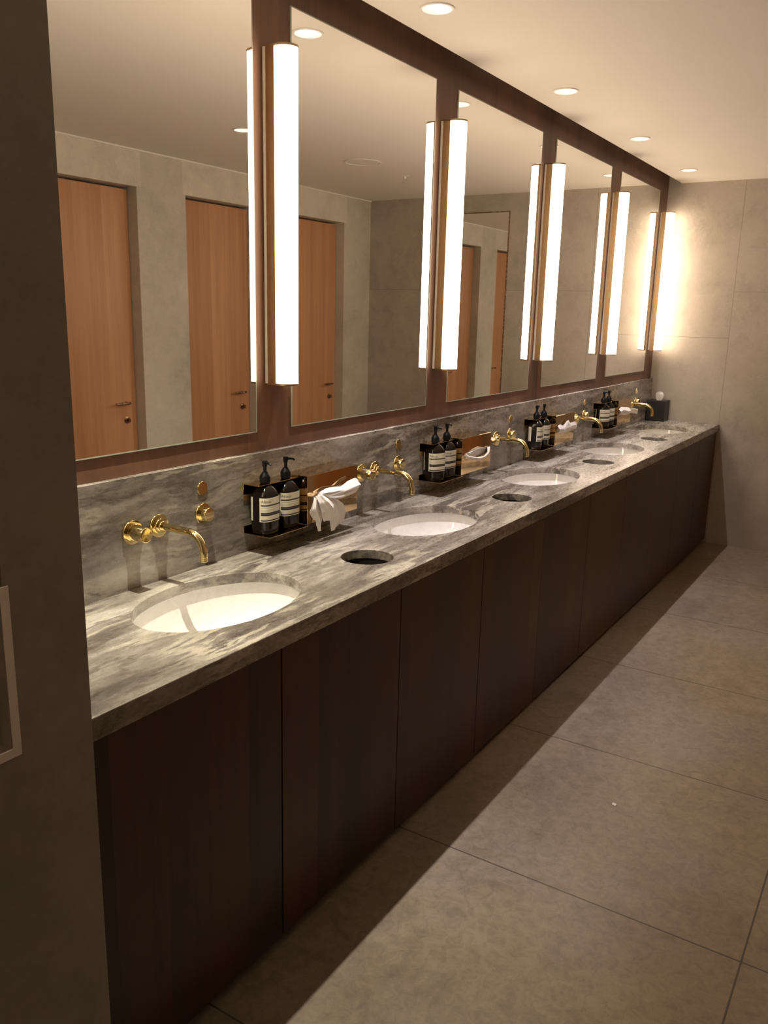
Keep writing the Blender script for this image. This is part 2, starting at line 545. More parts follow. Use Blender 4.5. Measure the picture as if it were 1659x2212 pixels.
MIRROR_LABELS = ['first wall mirror beside the dark pier, cut off by it, reflecting two doors',
                 'second wall mirror from the pier, reflecting a ceiling speaker and the room corner',
                 'middle one of the five wall mirrors, reflecting the tall end wall mirror',
                 'fourth wall mirror from the pier, reflecting only bare stone wall and ceiling',
                 'last and smallest looking wall mirror, next to the far stone wall']
for (x0, x1), lab in zip(MIRROR_X, MIRROR_LABELS):
    t = thing('wall_mirror', lab, 'mirror', ((x0 + x1) / 2, 0, MZ0), 0, 'mirrors above the counter')
    hw, hh = (x1 - x0) / 2, MZ1 - MZ0
    bm = newbm()
    f = [bm.verts.new(p) for p in ((-hw + .003, -.0046, .003), (hw - .003, -.0046, .003), (hw - .003, -.0046, hh - .003), (-hw + .003, -.0046, hh - .003))]
    b = [bm.verts.new((v.co.x, -.004, v.co.z)) for v in f]
    bm.faces.new(f)
    bm.faces.new(b)
    for i in range(4):
        bm.faces.new((f[i], f[(i + 1) % 4], b[(i + 1) % 4], b[i]))
    obj('mirror_glass', bm, M['mirror'], t)
    bm = newbm()
    plate(bm, rect(-hw, hw, 0, hh), [rect(-hw + .003, hw - .003, .003, hh - .003)], -.0005, -.0050, 'y')
    obj('edge_strip', bm, M['glassedge'], t)

# the tall mirror on the far wall
t = thing('wall_mirror', 'tall framed mirror on the far stone wall, seen only inside the middle mirror', 'mirror', (L, -1.5, .25))
bm = newbm(); box(bm, -.010, -.006, -.292, .292, .008, 2.118)
obj('mirror_glass', bm, M['mirror'], t)
bm = newbm(); plate(bm, rect(-.3, .3, 0, 2.126), [rect(-.294, .294, .006, 2.12)], -.014, -.001, 'x')
obj('frame', bm, M['handle'], t)

# ------------------------------------------------------------------ wall lamps
def make_lamp(label):
    z0, z1 = 1.368, 2.306
    h = z1 - z0
    t = thing('wall_lamp', label, 'lamp', (0, 0, z0), 0, 'vertical wall lamps between the mirrors')
    bm = newbm(); box(bm, -.040, .040, -.010, -.0005, .004, h - .004)
    obj('back_plate', bm, M['whitepanel'], t, bevel=.001)
    bm = newbm()                                    # bronze channel, open to the front
    box(bm, -.037, -.034, -.040, -.010, 0, h)
    box(bm, .034, .037, -.040, -.010, 0, h)
    box(bm, -.034, .034, -.0125, -.010, 0, h)
    obj('housing', bm, M['bronze'], t)
    bm = newbm()                                    # opal tube: a rounded U in section
    sec = []
    for i in range(25):
        a = pi * i / 24
        sec.append((.0335 * cos(a), -.052 - .0365 * sin(a)))
    sec = [(.0335, -.014)] + sec + [(-.0335, -.014)]
    plate(bm, sec, [], .006, h - .006, 'z')
    obj('diffuser', bm, M['tube'], t, True)
    def cap(zz):
        bm = newbm()
        sec2 = [(.037, -.0102)] + [(.037 * cos(pi * i / 24), -.050 - .0395 * sin(pi * i / 24)) for i in range(25)] + [(-.037, -.0102)]
        plate(bm, sec2, [], zz, zz + .006, 'z')
        return obj('end_cap', bm, M['bronze'], t)
    cap(-.0005)
    cap(h - .0055)
    return t

LAMP_LABELS = ['lit wall lamp at the end of the panelling behind the dark pier',
               'nearest and largest lit wall lamp, between the first and second mirrors',
               'lit wall lamp between the second and the middle mirror',
               'lit wall lamp between the middle and the fourth mirror',
               'lit wall lamp between the fourth and the last mirror',
               'farthest lit wall lamp, blazing on the far stone wall']
lamp0 = make_lamp(LAMP_LABELS[0])
lamp0.location.x = LAMP_X[0]
for x, lab in list(zip(LAMP_X, LAMP_LABELS))[1:]:
    dup(lamp0, (x, 0, lamp0.location.z), lab)

# ------------------------------------------------------------------ counter, splashback, cabinets
BY, BA, BB = -.256, .252, .168
WY, WR = -.345, .080
bm = newbm()
plate(bm, rect(-.008, L - .001, WF, SPL + .0), [ellipse(x, BY, BA, BB, 72) for x in BASIN_X] + [ellipse(x, WY, WR, WR, 48) for x in WASTE_X], H - .030, H)
box(bm, -.008, L - .001, WF, WF + .03, H - .047, H - .030)
tag(obj('countertop', bm, M['stone'], origin='base', bevel=.0020, segs=2), 'long grey-brown veined stone worktop with oval and round cut-outs', 'countertop')
bm = newbm(); box(bm, -.008, L - .001, SPL + .0003, -.0005 + .028, H - .03, SPL_TOP - .0)
for v in bm.verts:
    if v.co.y > 0:
        v.co.y = -.0004
bs = obj('splashback', bm, M['stone'], origin='base', bevel=.0012, segs=1)
tag(bs, 'grey-brown wavy veined stone splashback slab behind the brass taps', 'splashback')

DX = [0.0, .548, 1.091, 1.6375, 2.183, 2.728, 3.274, 3.82, 4.3345, 4.8963, L - .002]
CAB_LABELS = ['dark wood vanity cabinet next to the pier, two flush doors', 'second dark wood vanity cabinet from the pier, two flush doors',
              'middle dark wood vanity cabinet of the row, two flush doors', 'fourth dark wood vanity cabinet from the pier, two flush doors',
              'dark wood vanity cabinet against the far wall, two flush doors']
CAB_GAPS = [0.0022, .0018, .0018, .0006, .0018, .0006, .0006, .0014, .0018]
YD = -.504
for k in range(5):
    xa, xm, xb = DX[2 * k], DX[2 * k + 1], DX[2 * k + 2]
    t = thing('vanity_cabinet', CAB_LABELS[k], 'cabinet', ((xa + xb) / 2, YD + .26, 0), 0, 'vanity cabinets under the counter')
    cx, cyy = (xa + xb) / 2, YD + .26
    for j, (p, q) in enumerate(((xa, xm), (xm, xb))):
        i = 2 * k + j
        g0 = CAB_GAPS[i - 1] if i > 0 else .003
        g1 = CAB_GAPS[i] if i < 9 else .003
        bm = newbm(); box(bm, p + g0 - (p + q) / 2, q - g1 - (p + q) / 2, -.01, .01, .032, H - .0485)
        o = obj('cabinet_door', bm, M['front'], t, bevel=.0007, segs=1)
        o.location = ((p + q) / 2 - cx, YD + .01 - cyy, 0)
    bm = newbm()
    box(bm, xa - cx + .004, xb - cx - .004, YD + .024 - cyy, -.022 - cyy, .034, .050)      # floor of the carcass
    box(bm, xa - cx + .004, xb - cx - .004, -.030 - cyy, -.022 - cyy, .05, H - .06)      # back
    box(bm, xa - cx + .004, xb - cx - .004, YD + .022 - cyy, YD + .036 - cyy, H - .12, H - .05)  # front rail
    box(bm, xa - cx + .004, xa - cx + .014, YD + .024 - cyy, -.030 - cyy, .05, .52)
    box(bm, xb - cx - .014, xb - cx - .004, YD + .024 - cyy, -.030 - cyy, .05, .52)
    obj('carcass', bm, M['dark'], t)
    bm = newbm(); box(bm, xa - cx + .002, xb - cx - .002, YD + .045 - cyy, YD + .060 - cyy, 0, .033)
    obj('plinth', bm, M['dark'], t)

# basins
BASIN_LABELS = ['brightly lit white oval basin nearest the pier', 'second white oval basin from the pier, beside the hanging tissue',
                'middle white oval basin of the row', 'fourth white oval basin from the pier', 'farthest white oval basin, in front of the black tissue box']
def make_basin(label):
    t = thing('basin', label, 'basin', (0, BY, H - .030), 0, 'undermount basins in the counter')
    bm = newbm()
    prof = [(1.11, -.0006), (1.050, -.0006), (1.046, -.004), (1.032, -.03), (.985, -.062), (.89, -.093), (.74, -.116), (.5, -.130), (.25, -.136), (.095, -.139)]
    und = [(.095, -.150), (.3, -.148), (.55, -.142), (.78, -.125), (.92, -.10), (1.03, -.066), (1.08, -.03), (1.11, -.012)]
    rings = []
    n = 72
    for r, z in prof + und:
        rings.append([bm.verts.new((BA * r * cos(2 * pi * i / n), BB * r * sin(2 * pi * i / n), z)) for i in range(n)])
    rings.append(rings[0])
    for a, b in zip(rings, rings[1:]):
        for i in range(n):
            bm.faces.new((a[i], a[(i + 1) % n], b[(i + 1) % n], b[i]))
    obj('bowl', bm, M['ceramic'], t, True)
    bm = newbm(); lathe(bm, [(.028, -.1385), (.028, -.1365), (.022, -.1360), (.018, -.138)], 32)
    lathe(bm, [(.014, -.139), (.014, -.152)], 24)
    obj('drain', bm, M['brass'], t, True)
    return t
b0 = make_basin(BASIN_LABELS[0])
b0.location.x = BASIN_X[0]
for x, lab in list(zip(BASIN_X, BASIN_LABELS))[1:]:
    dup(b0, (x, BY, H - .030), lab)

# waste chutes
WASTE_LABELS = ['nearest round waste chute hole, in front of the tissue hanging out', 'second round waste chute hole from the pier',
                'third round waste chute hole from the pier', 'farthest round waste chute hole, before the last basin']
for x, lab in zip(WASTE_X, WASTE_LABELS):
    bm = newbm()
    n = 40
    prof = [(WR + .012, -.0006), (WR + .003, -.0006), (WR + .003, -.26), (WR + .006, -.262), (WR + .006, -.008), (WR + .012, -.008)]
    lathe(bm, prof + [prof[0]], n, cap0=False, cap1=False)
    lathe(bm, [(WR + .003, -.255), (WR + .003, -.259)], n)
    o = obj('waste_chute', bm, M['dark'], None, True)
    o.location = (x, WY, H - .030)
    tag(o, lab, 'waste chute', 'waste chutes in the counter')

# ------------------------------------------------------------------ taps, buttons, discs
TAP_LABELS = ['nearest brass wall tap, over the brightly lit basin by the pier', 'second brass wall tap, right of the hanging tissue',
              'middle brass wall tap of the row, right of the rolled tissue', 'fourth brass wall tap from the pier',
              'farthest brass wall tap, in front of the black tissue box']
def make_tap(label):
    t = thing('wall_tap', label, 'tap', (0, SPL, 1.023), 0, 'brass wall taps')
    bm = newbm()
    lathe(bm, [(.032, 0), (.032, .005), (.0312, .006), (.021, .006), (.021, .013), (.0203, .014), (.0145, .014), (.0145, .020), (.0138, .021)], 44, 'y')
    obj('spout_flange', bm, M['brass'], t, True)
    bm = newbm()
    pts = [(0, -.012, 0), (0, -.06, 0), (0, -.112, 0)]
    rad = .052
    for i in range(1, 15):
        a = pi / 2 * i / 14
        pts.append((0, -.112 - rad * sin(a), -rad + rad * cos(a)))
    pts.append((0, -.164, -.060))
    tube(bm, pts, .0102, 24)
    obj('spout', bm, M['brass'], t, True)
    bm = newbm()
    lathe(bm, [(.0100, 0), (.0106, .0006), (.0106, .0115), (.0100, .012)], 24, 'z', (0, -.164, -.0715), cap0=False)
    lathe(bm, [(.0085, .0), (.0085, .003)], 20, 'z', (0, -.164, -.0705))
    obj('aerator', bm, M['brass'], t, True)
    bm = newbm()
    lathe(bm, [(.032, 0), (.032, .005), (.0312, .006), (.0225, .006), (.0225, .010), (.0215, .011)], 44, 'y', (-.090, 0, 0))
    obj('mixer_flange', bm, M['brass'], t, True)
    bm = newbm()
    lathe(bm, [(.0200, .009), (.0200, .054), (.0193, .0550), (.0180, .0552), (.0178, .0546)], 40, 'y', (-.090, 0, 0))
    obj('mixer_knob', bm, M['brass'], t, True)
    return t
def make_button(label):
    t = thing('wall_button', label, 'button', (0, SPL, 1.024), 0, 'round brass push buttons beside the taps')
    bm = newbm()
    lathe(bm, [(.030, 0), (.030, .004), (.0292, .005), (.0215, .005), (.0215, .009)], 44, 'y')
    obj('flange', bm, M['brass'], t, True)
    bm = newbm(); lathe(bm, [(.0195, .008), (.0195, .026), (.0188, .027)], 40, 'y')
    obj('push_button', bm, M['brass'], t, True)
    return t
def make_disc(label):
    bm = newbm(); lathe(bm, [(.0195, 0), (.0195, .0022), (.0190, .0028)], 44, 'y')
    o = obj('cover_disc', bm, M['brass'], None, True)
    return tag(o, label, 'cover plate', 'flat brass discs above the buttons')
NTH = ['nearest', 'second', 'middle', 'fourth', 'farthest']
tap0 = make_tap(TAP_LABELS[0]); tap0.location.x = TAP_X[0]
but0 = make_button('nearest round brass button, right of the tap by the pier'); but0.location.x = TAP_X[0] + .166
dsc0 = make_disc('nearest flat brass disc, above the nearest brass button'); dsc0.location = (TAP_X[0] + .166, SPL, 1.097)
for k in range(1, 5):
    x = TAP_X[k]
    dup(tap0, (x, SPL, 1.023), TAP_LABELS[k])
    dup(but0, (x + .163, SPL, 1.024), '%s round brass button, right of the %s tap in the row' % (NTH[k], NTH[k]))
    dup(dsc0, (x + .166, SPL, 1.097), '%s flat brass disc of the row, above the %s brass button' % (NTH[k], NTH[k]))

# ------------------------------------------------------------------ brass shelves with bottles and tissues
SH_LABELS = ['nearest brass shelf, with white tissue hanging far out of its box', 'second brass shelf from the pier, with a rolled tissue in its slot',
             'third brass shelf from the pier, with two pointed tissue corners', 'farthest brass shelf, near the last basin']
TZ = .930
def make_shelf(label):
    t = thing('soap_shelf', label, 'shelf', (0, SPL, TZ), 0, 'brass soap and tissue shelves')
    yf = -.103
    bm = newbm()
    box(bm, 0, .187, yf, 0, 0, .002)
    box(bm, 0, .187, -.002, -.0001, .002, .022)
    obj('tray', bm, M['shelfbrass'], t, bevel=.0006)
    bm = newbm()
    plate(bm, rect(0, .1885, -.062, -.0001), [ellipse(.048, -.0455, .0145, .0145, 28), ellipse(.146, -.0455, .0145, .0145, 28)], .1510, .1530)
    box(bm, 0, .1885, -.0020, -.0001, .100, .1510)
    obj('top_plate', bm, M['shelfbrass'], t, bevel=.0006)
    x0, x1, y1, z0, z1 = .190, .468, -.096, .004, .1575
    bm = newbm()
    plate(bm, rect(x0, x1, z0, z1), [ellipse((x0 + x1) / 2 + .0, .083, .115, .020, 48)], y1, y1 + .002, 'y')
    obj('front_panel', bm, M['shelfbrass'], t, bevel=.0006)
    bm = newbm()
    box(bm, x0, x0 + .002, y1 + .002, -.0002, z0, z1)
    box(bm, x1 - .002, x1, y1 + .002, -.0002, z0, z1)
    box(bm, x0 + .002, x1 - .002, y1 + .002, -.0002, z1 - .002, z1)
    box(bm, x0 + .002, x1 - .002, y1 + .002, -.0002, z0, z0 + .002)
    obj('tissue_casing', bm, M['shelfbrass'], t)
    bm = newbm(); box(bm, x0 + .01, x1 - .01, y1 + .012, -.006, z0 + .005, z1 - .03)
    obj('folded_tissues', bm, M['paper'], t)
    return t
sh0 = make_shelf(SH_LABELS[0]); sh0.location.x = SHELF_X[0]
for x, lab in list(zip(SHELF_X, SH_LABELS))[1:]:
    dup(sh0, (x, SPL, TZ), lab)

# bottle section: a rounded square
QA, QB, QN = .0385, .0345, 3.4
def qpt(a, k=1.0):
    c, s = cos(a), sin(a)
    r = (abs(c / QA) ** QN + abs(s / QB) ** QN) ** (-1 / QN)
    return (r * c * k, r * s * k)
NQ = 720
_arc = [0.0]
_pp = [qpt(2 * pi * i / NQ - pi / 2) for i in range(NQ + 1)]        # starts at -y, runs towards +x
for i in range(NQ):
    _arc.append(_arc[-1] + math.dist(_pp[i], _pp[i + 1]))
PERIM = _arc[-1]
def on_section(s, off=0.0):
    """point on the bottle wall at arc distance s from the middle of the front (-y)"""
    s = s % PERIM
    lo, hi = 0, NQ
    while hi - lo > 1:
        md = (lo + hi) // 2
        if _arc[md] <= s:
            lo = md
        else:
            hi = md
    f = (s - _arc[lo]) / (_arc[lo + 1] - _arc[lo])
    x = _pp[lo][0] * (1 - f) + _pp[lo + 1][0] * f
    y = _pp[lo][1] * (1 - f) + _pp[lo + 1][1] * f
    tx, ty = _pp[lo + 1][0] - _pp[lo][0], _pp[lo + 1][1] - _pp[lo][1]
    n = math.hypot(tx, ty)
    return x + off * ty / n, y - off * tx / n
def wrap_strip(s0, s1, z0, z1, off, n=40):
    bm = newbm()
    uvl = bm.loops.layers.uv.new('UVMap')
    cols = []
    for i in range(n + 1):
        s = s0 + (s1 - s0) * i / n
        cols.append([bm.verts.new((*on_section(s, off), z)) for z in (z0, z1)] + [bm.verts.new((*on_section(s, off - .0004), z)) for z in (z0, z1)])
    for i in range(n):
        a, b = cols[i], cols[i + 1]
        f = bm.faces.new((a[0], b[0], b[1], a[1]))
        for lp, (u, v) in zip(f.loops, ((i / n, 0), ((i + 1) / n, 0), ((i + 1) / n, 1), (i / n, 1))):
            lp[uvl].uv = (u, v)
        bm.faces.new((a[2], a[3], b[3], b[2]))
        bm.faces.new((a[1], b[1], b[3], a[3]))
        bm.faces.new((a[0], a[2], b[2], b[0]))
    bm.faces.new((cols[0][0], cols[0][1], cols[0][3], cols[0][2]))
    bm.faces.new((cols[-1][0], cols[-1][2], cols[-1][3], cols[-1][1]))
    return bm
_tc = bpy.data.curves.new('text', 'FONT')
_tc.body = 'Aesop.'
_tc.size = 1.0
_to = bpy.data.objects.new('text', _tc)
COL.objects.link(_to)
_dg = bpy.context.evaluated_depsgraph_get()
_tm = bpy.data.meshes.new_from_object(_to.evaluated_get(_dg))
bpy.data.objects.remove(_to)
def islands(bm):
    seen, out = set(), []
    for v in bm.verts:
        if v in seen:
            continue
        st, grp = [v], []
        seen.add(v)
        while st:
            a = st.pop()
            grp.append(a)
            for e in a.link_edges:
                b = e.other_vert(a)
                if b not in seen:
                    seen.add(b)
                    st.append(b)
        out.append(grp)
    return sorted(out, key=lambda g: min(q.co.x for q in g))
def brand_bm(s0, width, z0):
    bm = newbm(); bm.from_mesh(_tm)
    bmesh.ops.remove_doubles(bm, verts=bm.verts, dist=1e-5)
    e = islands(bm)[1]                       # the bar over the second letter
    ex0, ex1, ey = min(q.co.x for q in e), max(q.co.x for q in e), max(q.co.y for q in e)
    q = [bm.verts.new(c) for c in ((ex0 + .06, ey + .09, 0), (ex1 - .06, ey + .09, 0), (ex1 - .06, ey + .16, 0), (ex0 + .06, ey + .16, 0))]
    bm.faces.new(q)
    xs = [v.co.x for v in bm.verts]
    k = width / (max(xs) - min(xs))
    m0 = min(xs)
    bmesh.ops.triangulate(bm, faces=bm.faces)
    bmesh.ops.subdivide_edges(bm, edges=bm.edges, cuts=3, use_grid_fill=True)
    for v in bm.verts:
        x, y = (v.co.x - m0) * k, v.co.y * k
        px, py = on_section(s0 + x, .00100)
        v.co = (px, py, z0 + y)
    return bm

def make_bottle(label):
    t = thing('soap_bottle', label, 'bottle', (0, 0, TZ + .002), 0, 'dark pump bottles on the brass shelves')
    bm = newbm()
    prof = [(.80, 0), (.90, .0012), (.97, .006), (1.0, .014), (1.0, .112), (.985, .116), (.93, .122), (.62, .1385), (.46, .1440), (.38, .1465)]
    n = 72
    rings = [[bm.verts.new((*qpt(2 * pi * i / n, k), z)) for i in range(n)] for k, z in prof]
    neck = []
    for r, z in ((.0118, .1475), (.0118, .1545)):
        neck.append([bm.verts.new((r * cos(2 * pi * i / n), r * sin(2 * pi * i / n), z)) for i in range(n)])
    rings += neck
    for a, b in zip(rings, rings[1:]):
        for i in range(n):
            bm.faces.new((a[i], a[(i + 1) % n], b[(i + 1) % n], b[i]))
    bm.faces.new(rings[0]); bm.faces.new(rings[-1])
    body = obj('bottle_body', bm, M['amber'], t, True)
    hw = .052
    lb = obj('front_label', wrap_strip(-hw, hw, .040, .1125, .0007), M['label'], t, True)
    lb['label'] = 'cream printed label with dark bands'
    obj('lettering', brand_bm(-hw + .006, .034, .0985), M['ink'], lb)
    bl = obj('back_label', wrap_strip(PERIM / 2 - .047, PERIM / 2 + .047, .040, .1125, .0007), M['backlabel'], t, True)
    bl['label'] = 'plain cream label with fine text'
    p = newbm()
    lathe(p, [(.0155, .1535), (.0165, .1545), (.0165, .171), (.0155, .1735), (.0120, .1790), (.0092, .1835), (.0085, .1850)], 36)
    pump = obj('pump_collar', p, M['black'], t, True)
    p = newbm()
    lathe(p, [(.0052, .184), (.0052, .199), (.0068, .203), (.0076, .2065), (.0080, .2165), (.0072, .2185)], 28)
    tube(p, [(0, -.002, .2135), (0, -.013, .2138), (0, -.023, .2125), (0, -.0275, .2085)], [.0052, .0044, .0037, .0032], 14)
    obj('pump_head', p, M['black'], t, True)
    return t
BOT = [  # shelf, slot, body turn (deg), pump turn (deg), label
    (0, 0, 0, -12, 'front pump bottle on the nearest brass shelf, its printed label fully in view'),
    (0, 1, -4, 42, 'rear pump bottle on the nearest brass shelf, against the tissue casing'),
    (1, 0, -22, 5, 'front pump bottle on the second brass shelf, its label turned towards the viewer'),
    (1, 1, -6, 78, 'rear pump bottle on the second brass shelf, its spout pointing along the wall'),
    (2, 0, 14, 88, 'front pump bottle on the third brass shelf, showing its plain back label and front label'),
    (2, 1, 8, 88, 'rear pump bottle on the third brass shelf, beside the pointed tissue corners'),
    (3, 0, -24, 60, 'front pump bottle on the farthest brass shelf'),
    (3, 1, -18, 85, 'rear pump bottle on the farthest brass shelf, overlapping the front one')]
bot0 = make_bottle(BOT[0][4])
def turn(root, deg, pump):
    root.rotation_euler = (0, 0, radians(deg))
    for c in root.children:
        if c.name.startswith('pump_head'):
            c.rotation_euler = (0, 0, radians(pump - deg))
SLOT_X = (.048, .146)
for k, (s, sl, deg, pump, lab) in enumerate(BOT):
    loc = (SHELF_X[s] + SLOT_X[sl], SPL - .0455, TZ + .0022)
    if k == 0:
        r = bot0
        r.location = loc
    else:
        r = dup(bot0, loc, lab)
    turn(r, deg, pump)

# ------------------------------------------------------------------ tissues
def sheet(bm, left, right, n=22, m=14, depth=lambda u, v: 0.0, ruffle=.003, seed=0, th=.0006):
    """a soft sheet lofted between two 3-D edge lines, given a real thickness"""
    rnd = random.Random(seed)
    ph = [rnd.uniform(0, 6.28) for _ in range(6)]
    def along(poly, u):
        poly = [Vector(p) for p in poly]
        seg = [(poly[i + 1] - poly[i]).length for i in range(len(poly) - 1)]
        d = u * sum(seg)
        for i, s in enumerate(seg):
            if d <= s or i == len(seg) - 1:
                return poly[i].lerp(poly[i + 1], min(1, d / max(s, 1e-9)))
            d -= s
    g = []
    for i in range(n + 1):
        u = i / n
        a, b = along(left, u), along(right, u)
        row = []
        for j in range(m + 1):
            v = j / m
            p = a.lerp(b, v)
            w_ = sin(pi * v) * .6 + .4
            tri = lambda q: 4 * abs((q / 6.2832) % 1.0 - .5) - 1
            p.y += depth(u, v) + ruffle * w_ * (1.3 * tri(10 * v + 2.2 * u + ph[0]) + .6 * tri(19 * v - 5 * u + ph[1]) + .5 * tri(13 * u + 3 * v + ph[3]))
            p.z += ruffle * .5 * tri(11 * u + 7 * v + ph[2])
            row.append(p)
        g.append(row)
    top = [[bm.verts.new(p) for p in row] for row in g]
    bot = [[bm.verts.new(p + Vector((0, th, 0))) for p in row] for row in g]
    for i in range(n):
        for j in range(m):
            bm.faces.new((top[i][j], top[i][j + 1], top[i + 1][j + 1], top[i + 1][j]))
            bm.faces.new((bot[i][j], bot[i + 1][j], bot[i + 1][j + 1], bot[i][j + 1]))
    for i in range(n):
        bm.faces.new((top[i][0], top[i + 1][0], bot[i + 1][0], bot[i][0]))
        bm.faces.new((top[i][m], bot[i][m], bot[i + 1][m], top[i + 1][m]))
    for j in range(m):
        bm.faces.new((top[0][j], bot[0][j], bot[0][j + 1], top[0][j + 1]))
        bm.faces.new((top[n][j], top[n][j + 1], bot[n][j + 1], bot[n][j]))

def E3(pts, y):
    """points (x, z) or (x, z, y) on the shelf -> 3-D, y measured from the front panel outwards"""
    return [(p[0], (p[2] if len(p) > 2 else y), p[1]) for p in pts]
FP = SPL - .096
def in_front(bm):
    for v in bm.verts:
        v.co.y = min(v.co.y, FP - .0009)
    return bm
# nearest shelf: a horn to the upper right, a cream fold and two hanging points
bm = newbm()
sheet(bm, E3([(.236, 1.016, FP + .010), (.232, 1.018, FP - .014), (.273, 1.006, FP - .026), (.327, 1.000, FP - .030), (.403, 1.004, FP - .034), (.416, 1.012, FP - .034)], 0),
      E3([(.250, 1.024, FP + .010), (.246, 1.032, FP - .008), (.273, 1.038, FP - .012), (.352, 1.034, FP - .016), (.384, 1.046, FP - .020), (.428, 1.050, FP - .022), (.437, 1.042, FP - .024)], 0),
      30, 12, lambda u, v: -.010 * sin(pi * v), .0030, 3)
sheet(bm, E3([(.232, 1.012, FP + .010), (.204, 1.020, FP - .016), (.185, .997, FP - .022), (.170, .982, FP - .024), (.186, .960, FP - .022), (.210, .945, FP - .02), (.214, .932, FP - .018), (.226, .908, FP - .018)], 0),
      E3([(.240, 1.016, FP + .010), (.212, 1.022, FP - .020), (.226, 1.000, FP - .024), (.238, .982, FP - .022), (.246, .962, FP - .020), (.244, .945, FP - .018), (.238, .932, FP - .018), (.2355, .908, FP - .018)], 0),
      26, 10, lambda u, v: -.004 * sin(pi * v), .0024, 5)
sheet(bm, E3([(.236, 1.010, FP + .008), (.205, 1.027, FP - .020), (.205, 1.004, FP - .034), (.216, .974, FP - .036), (.226, .952, FP - .032), (.236, .938, FP - .030)], 0),
      E3([(.256, 1.016, FP + .008), (.234, 1.028, FP - .022), (.258, 1.006, FP - .038), (.286, .984, FP - .040), (.285, .964, FP - .036), (.277, .943, FP - .034)], 0),
      26, 14, lambda u, v: -.006 * sin(pi * v), .0026, 8)
sheet(bm, E3([(.245, 1.026, FP + .010), (.252, 1.010, FP - .018), (.262, .986, FP - .024), (.276, .966, FP - .024), (.284, .940, FP - .020), (.289, .918, FP - .018), (.297, .892, FP - .016)], 0),
      E3([(.270, 1.028, FP + .010), (.298, 1.016, FP - .014), (.332, .990, FP - .022), (.356, .973, FP - .022), (.374, .946, FP - .020), (.368, .922, FP - .018), (.330, .902, FP - .016)], 0),
      30, 14, lambda u, v: -.006 * sin(2 * pi * v), .0030, 11)
o = obj('tissue', in_front(bm), M['paper'], None, True)
o.location = (SHELF_X[0], 0, 0)
tag(o, 'crumpled white tissue hanging far out of the nearest brass shelf', 'tissue', 'tissues in the brass shelves')
# second shelf: a rolled lip in the slot
bm = newbm()
sheet(bm, E3([(.250, 1.026, FP + .012), (.300, 1.020, FP + .014), (.350, 1.018, FP + .014), (.400, 1.022, FP + .012)], 0),
      E3([(.246, 1.022, FP - .004), (.300, 1.030, FP - .010), (.360, 1.036, FP - .012), (.408, 1.024, FP - .008)], 0), 26, 10, lambda u, v: -.004 * sin(pi * v), .0008, 2)
sheet(bm, E3([(.222, 1.026, FP + .004), (.238, 1.010, FP - .012), (.300, .998, FP - .022), (.360, .998, FP - .022), (.404, 1.008, FP - .016), (.424, 1.026, FP - .004)], 0),
      E3([(.218, 1.012, FP + .006), (.230, .999, FP - .004), (.300, .985, FP - .012), (.372, .984, FP - .012), (.424, 1.000, FP - .008), (.444, 1.028, FP - .002)], 0), 34, 10, lambda u, v: -.008 * sin(pi * v), .0007, 4)
o = obj('tissue', in_front(bm), M['paper'], None, True)
o.location = (SHELF_X[1], 0, 0)
tag(o, 'rolled white tissue lying in the slot of the second brass shelf', 'tissue', 'tissues in the brass shelves')
# third shelf: two peaks
bm = newbm()
sheet(bm, E3([(.212, .998, FP - .008), (.270, .994, FP - .010), (.330, .992, FP - .012), (.374, .990, FP - .010)], 0),
      E3([(.208, 1.036, FP - .004), (.234, 1.042, FP - .008), (.268, 1.030, FP - .010), (.318, 1.052, FP - .012), (.340, 1.054, FP - .012), (.380, 1.036, FP - .008)], 0), 30, 10, lambda u, v: -.010 * sin(pi * v), .0012, 6)
sheet(bm, E3([(.360, 1.006, FP + .010), (.386, 1.002, FP - .010), (.430, 1.000, FP - .020), (.452, 1.000, FP - .022)], 0),
      E3([(.360, 1.022, FP + .012), (.386, 1.034, FP - .006), (.430, 1.040, FP - .016), (.440, 1.036, FP - .020)], 0), 20, 8, lambda u, v: -.004 * sin(pi * v), .0010, 9)
o = obj('tissue', in_front(bm), M['paper'], None, True)
o.location = (SHELF_X[2], 0, 0)
tag(o, 'white tissue with pointed corners out of the third brass shelf', 'tissue', 'tissues in the brass shelves')
# farthest shelf: a flat tongue sticking out
bm = newbm()
sheet(bm, E3([(.196, 1.002, FP - .008), (.260, .996, FP - .014), (.330, .992, FP - .018), (.392, .994, FP - .016)], 0),
      E3([(.194, 1.036, FP - .004), (.226, 1.050, FP - .008), (.300, 1.042, FP - .012), (.380, 1.034, FP - .008)], 0), 28, 10, lambda u, v: -.012 * sin(pi * v), .0014, 12)
sheet(bm, E3([(.340, 1.004, FP + .006), (.380, .998, FP - .014), (.430, .992, FP - .034), (.462, .988, FP - .046)], 0),
      E3([(.340, 1.022, FP + .008), (.380, 1.030, FP - .012), (.430, 1.026, FP - .034), (.466, 1.020, FP - .046)], 0), 22, 8, lambda u, v: 0.0, .0010, 14)
o = obj('tissue', in_front(bm), M['paper'], None, True)
o.location = (SHELF_X[3], 0, 0)
tag(o, 'white tissue tongue sticking out of the farthest brass shelf', 'tissue', 'tissues in the brass shelves')

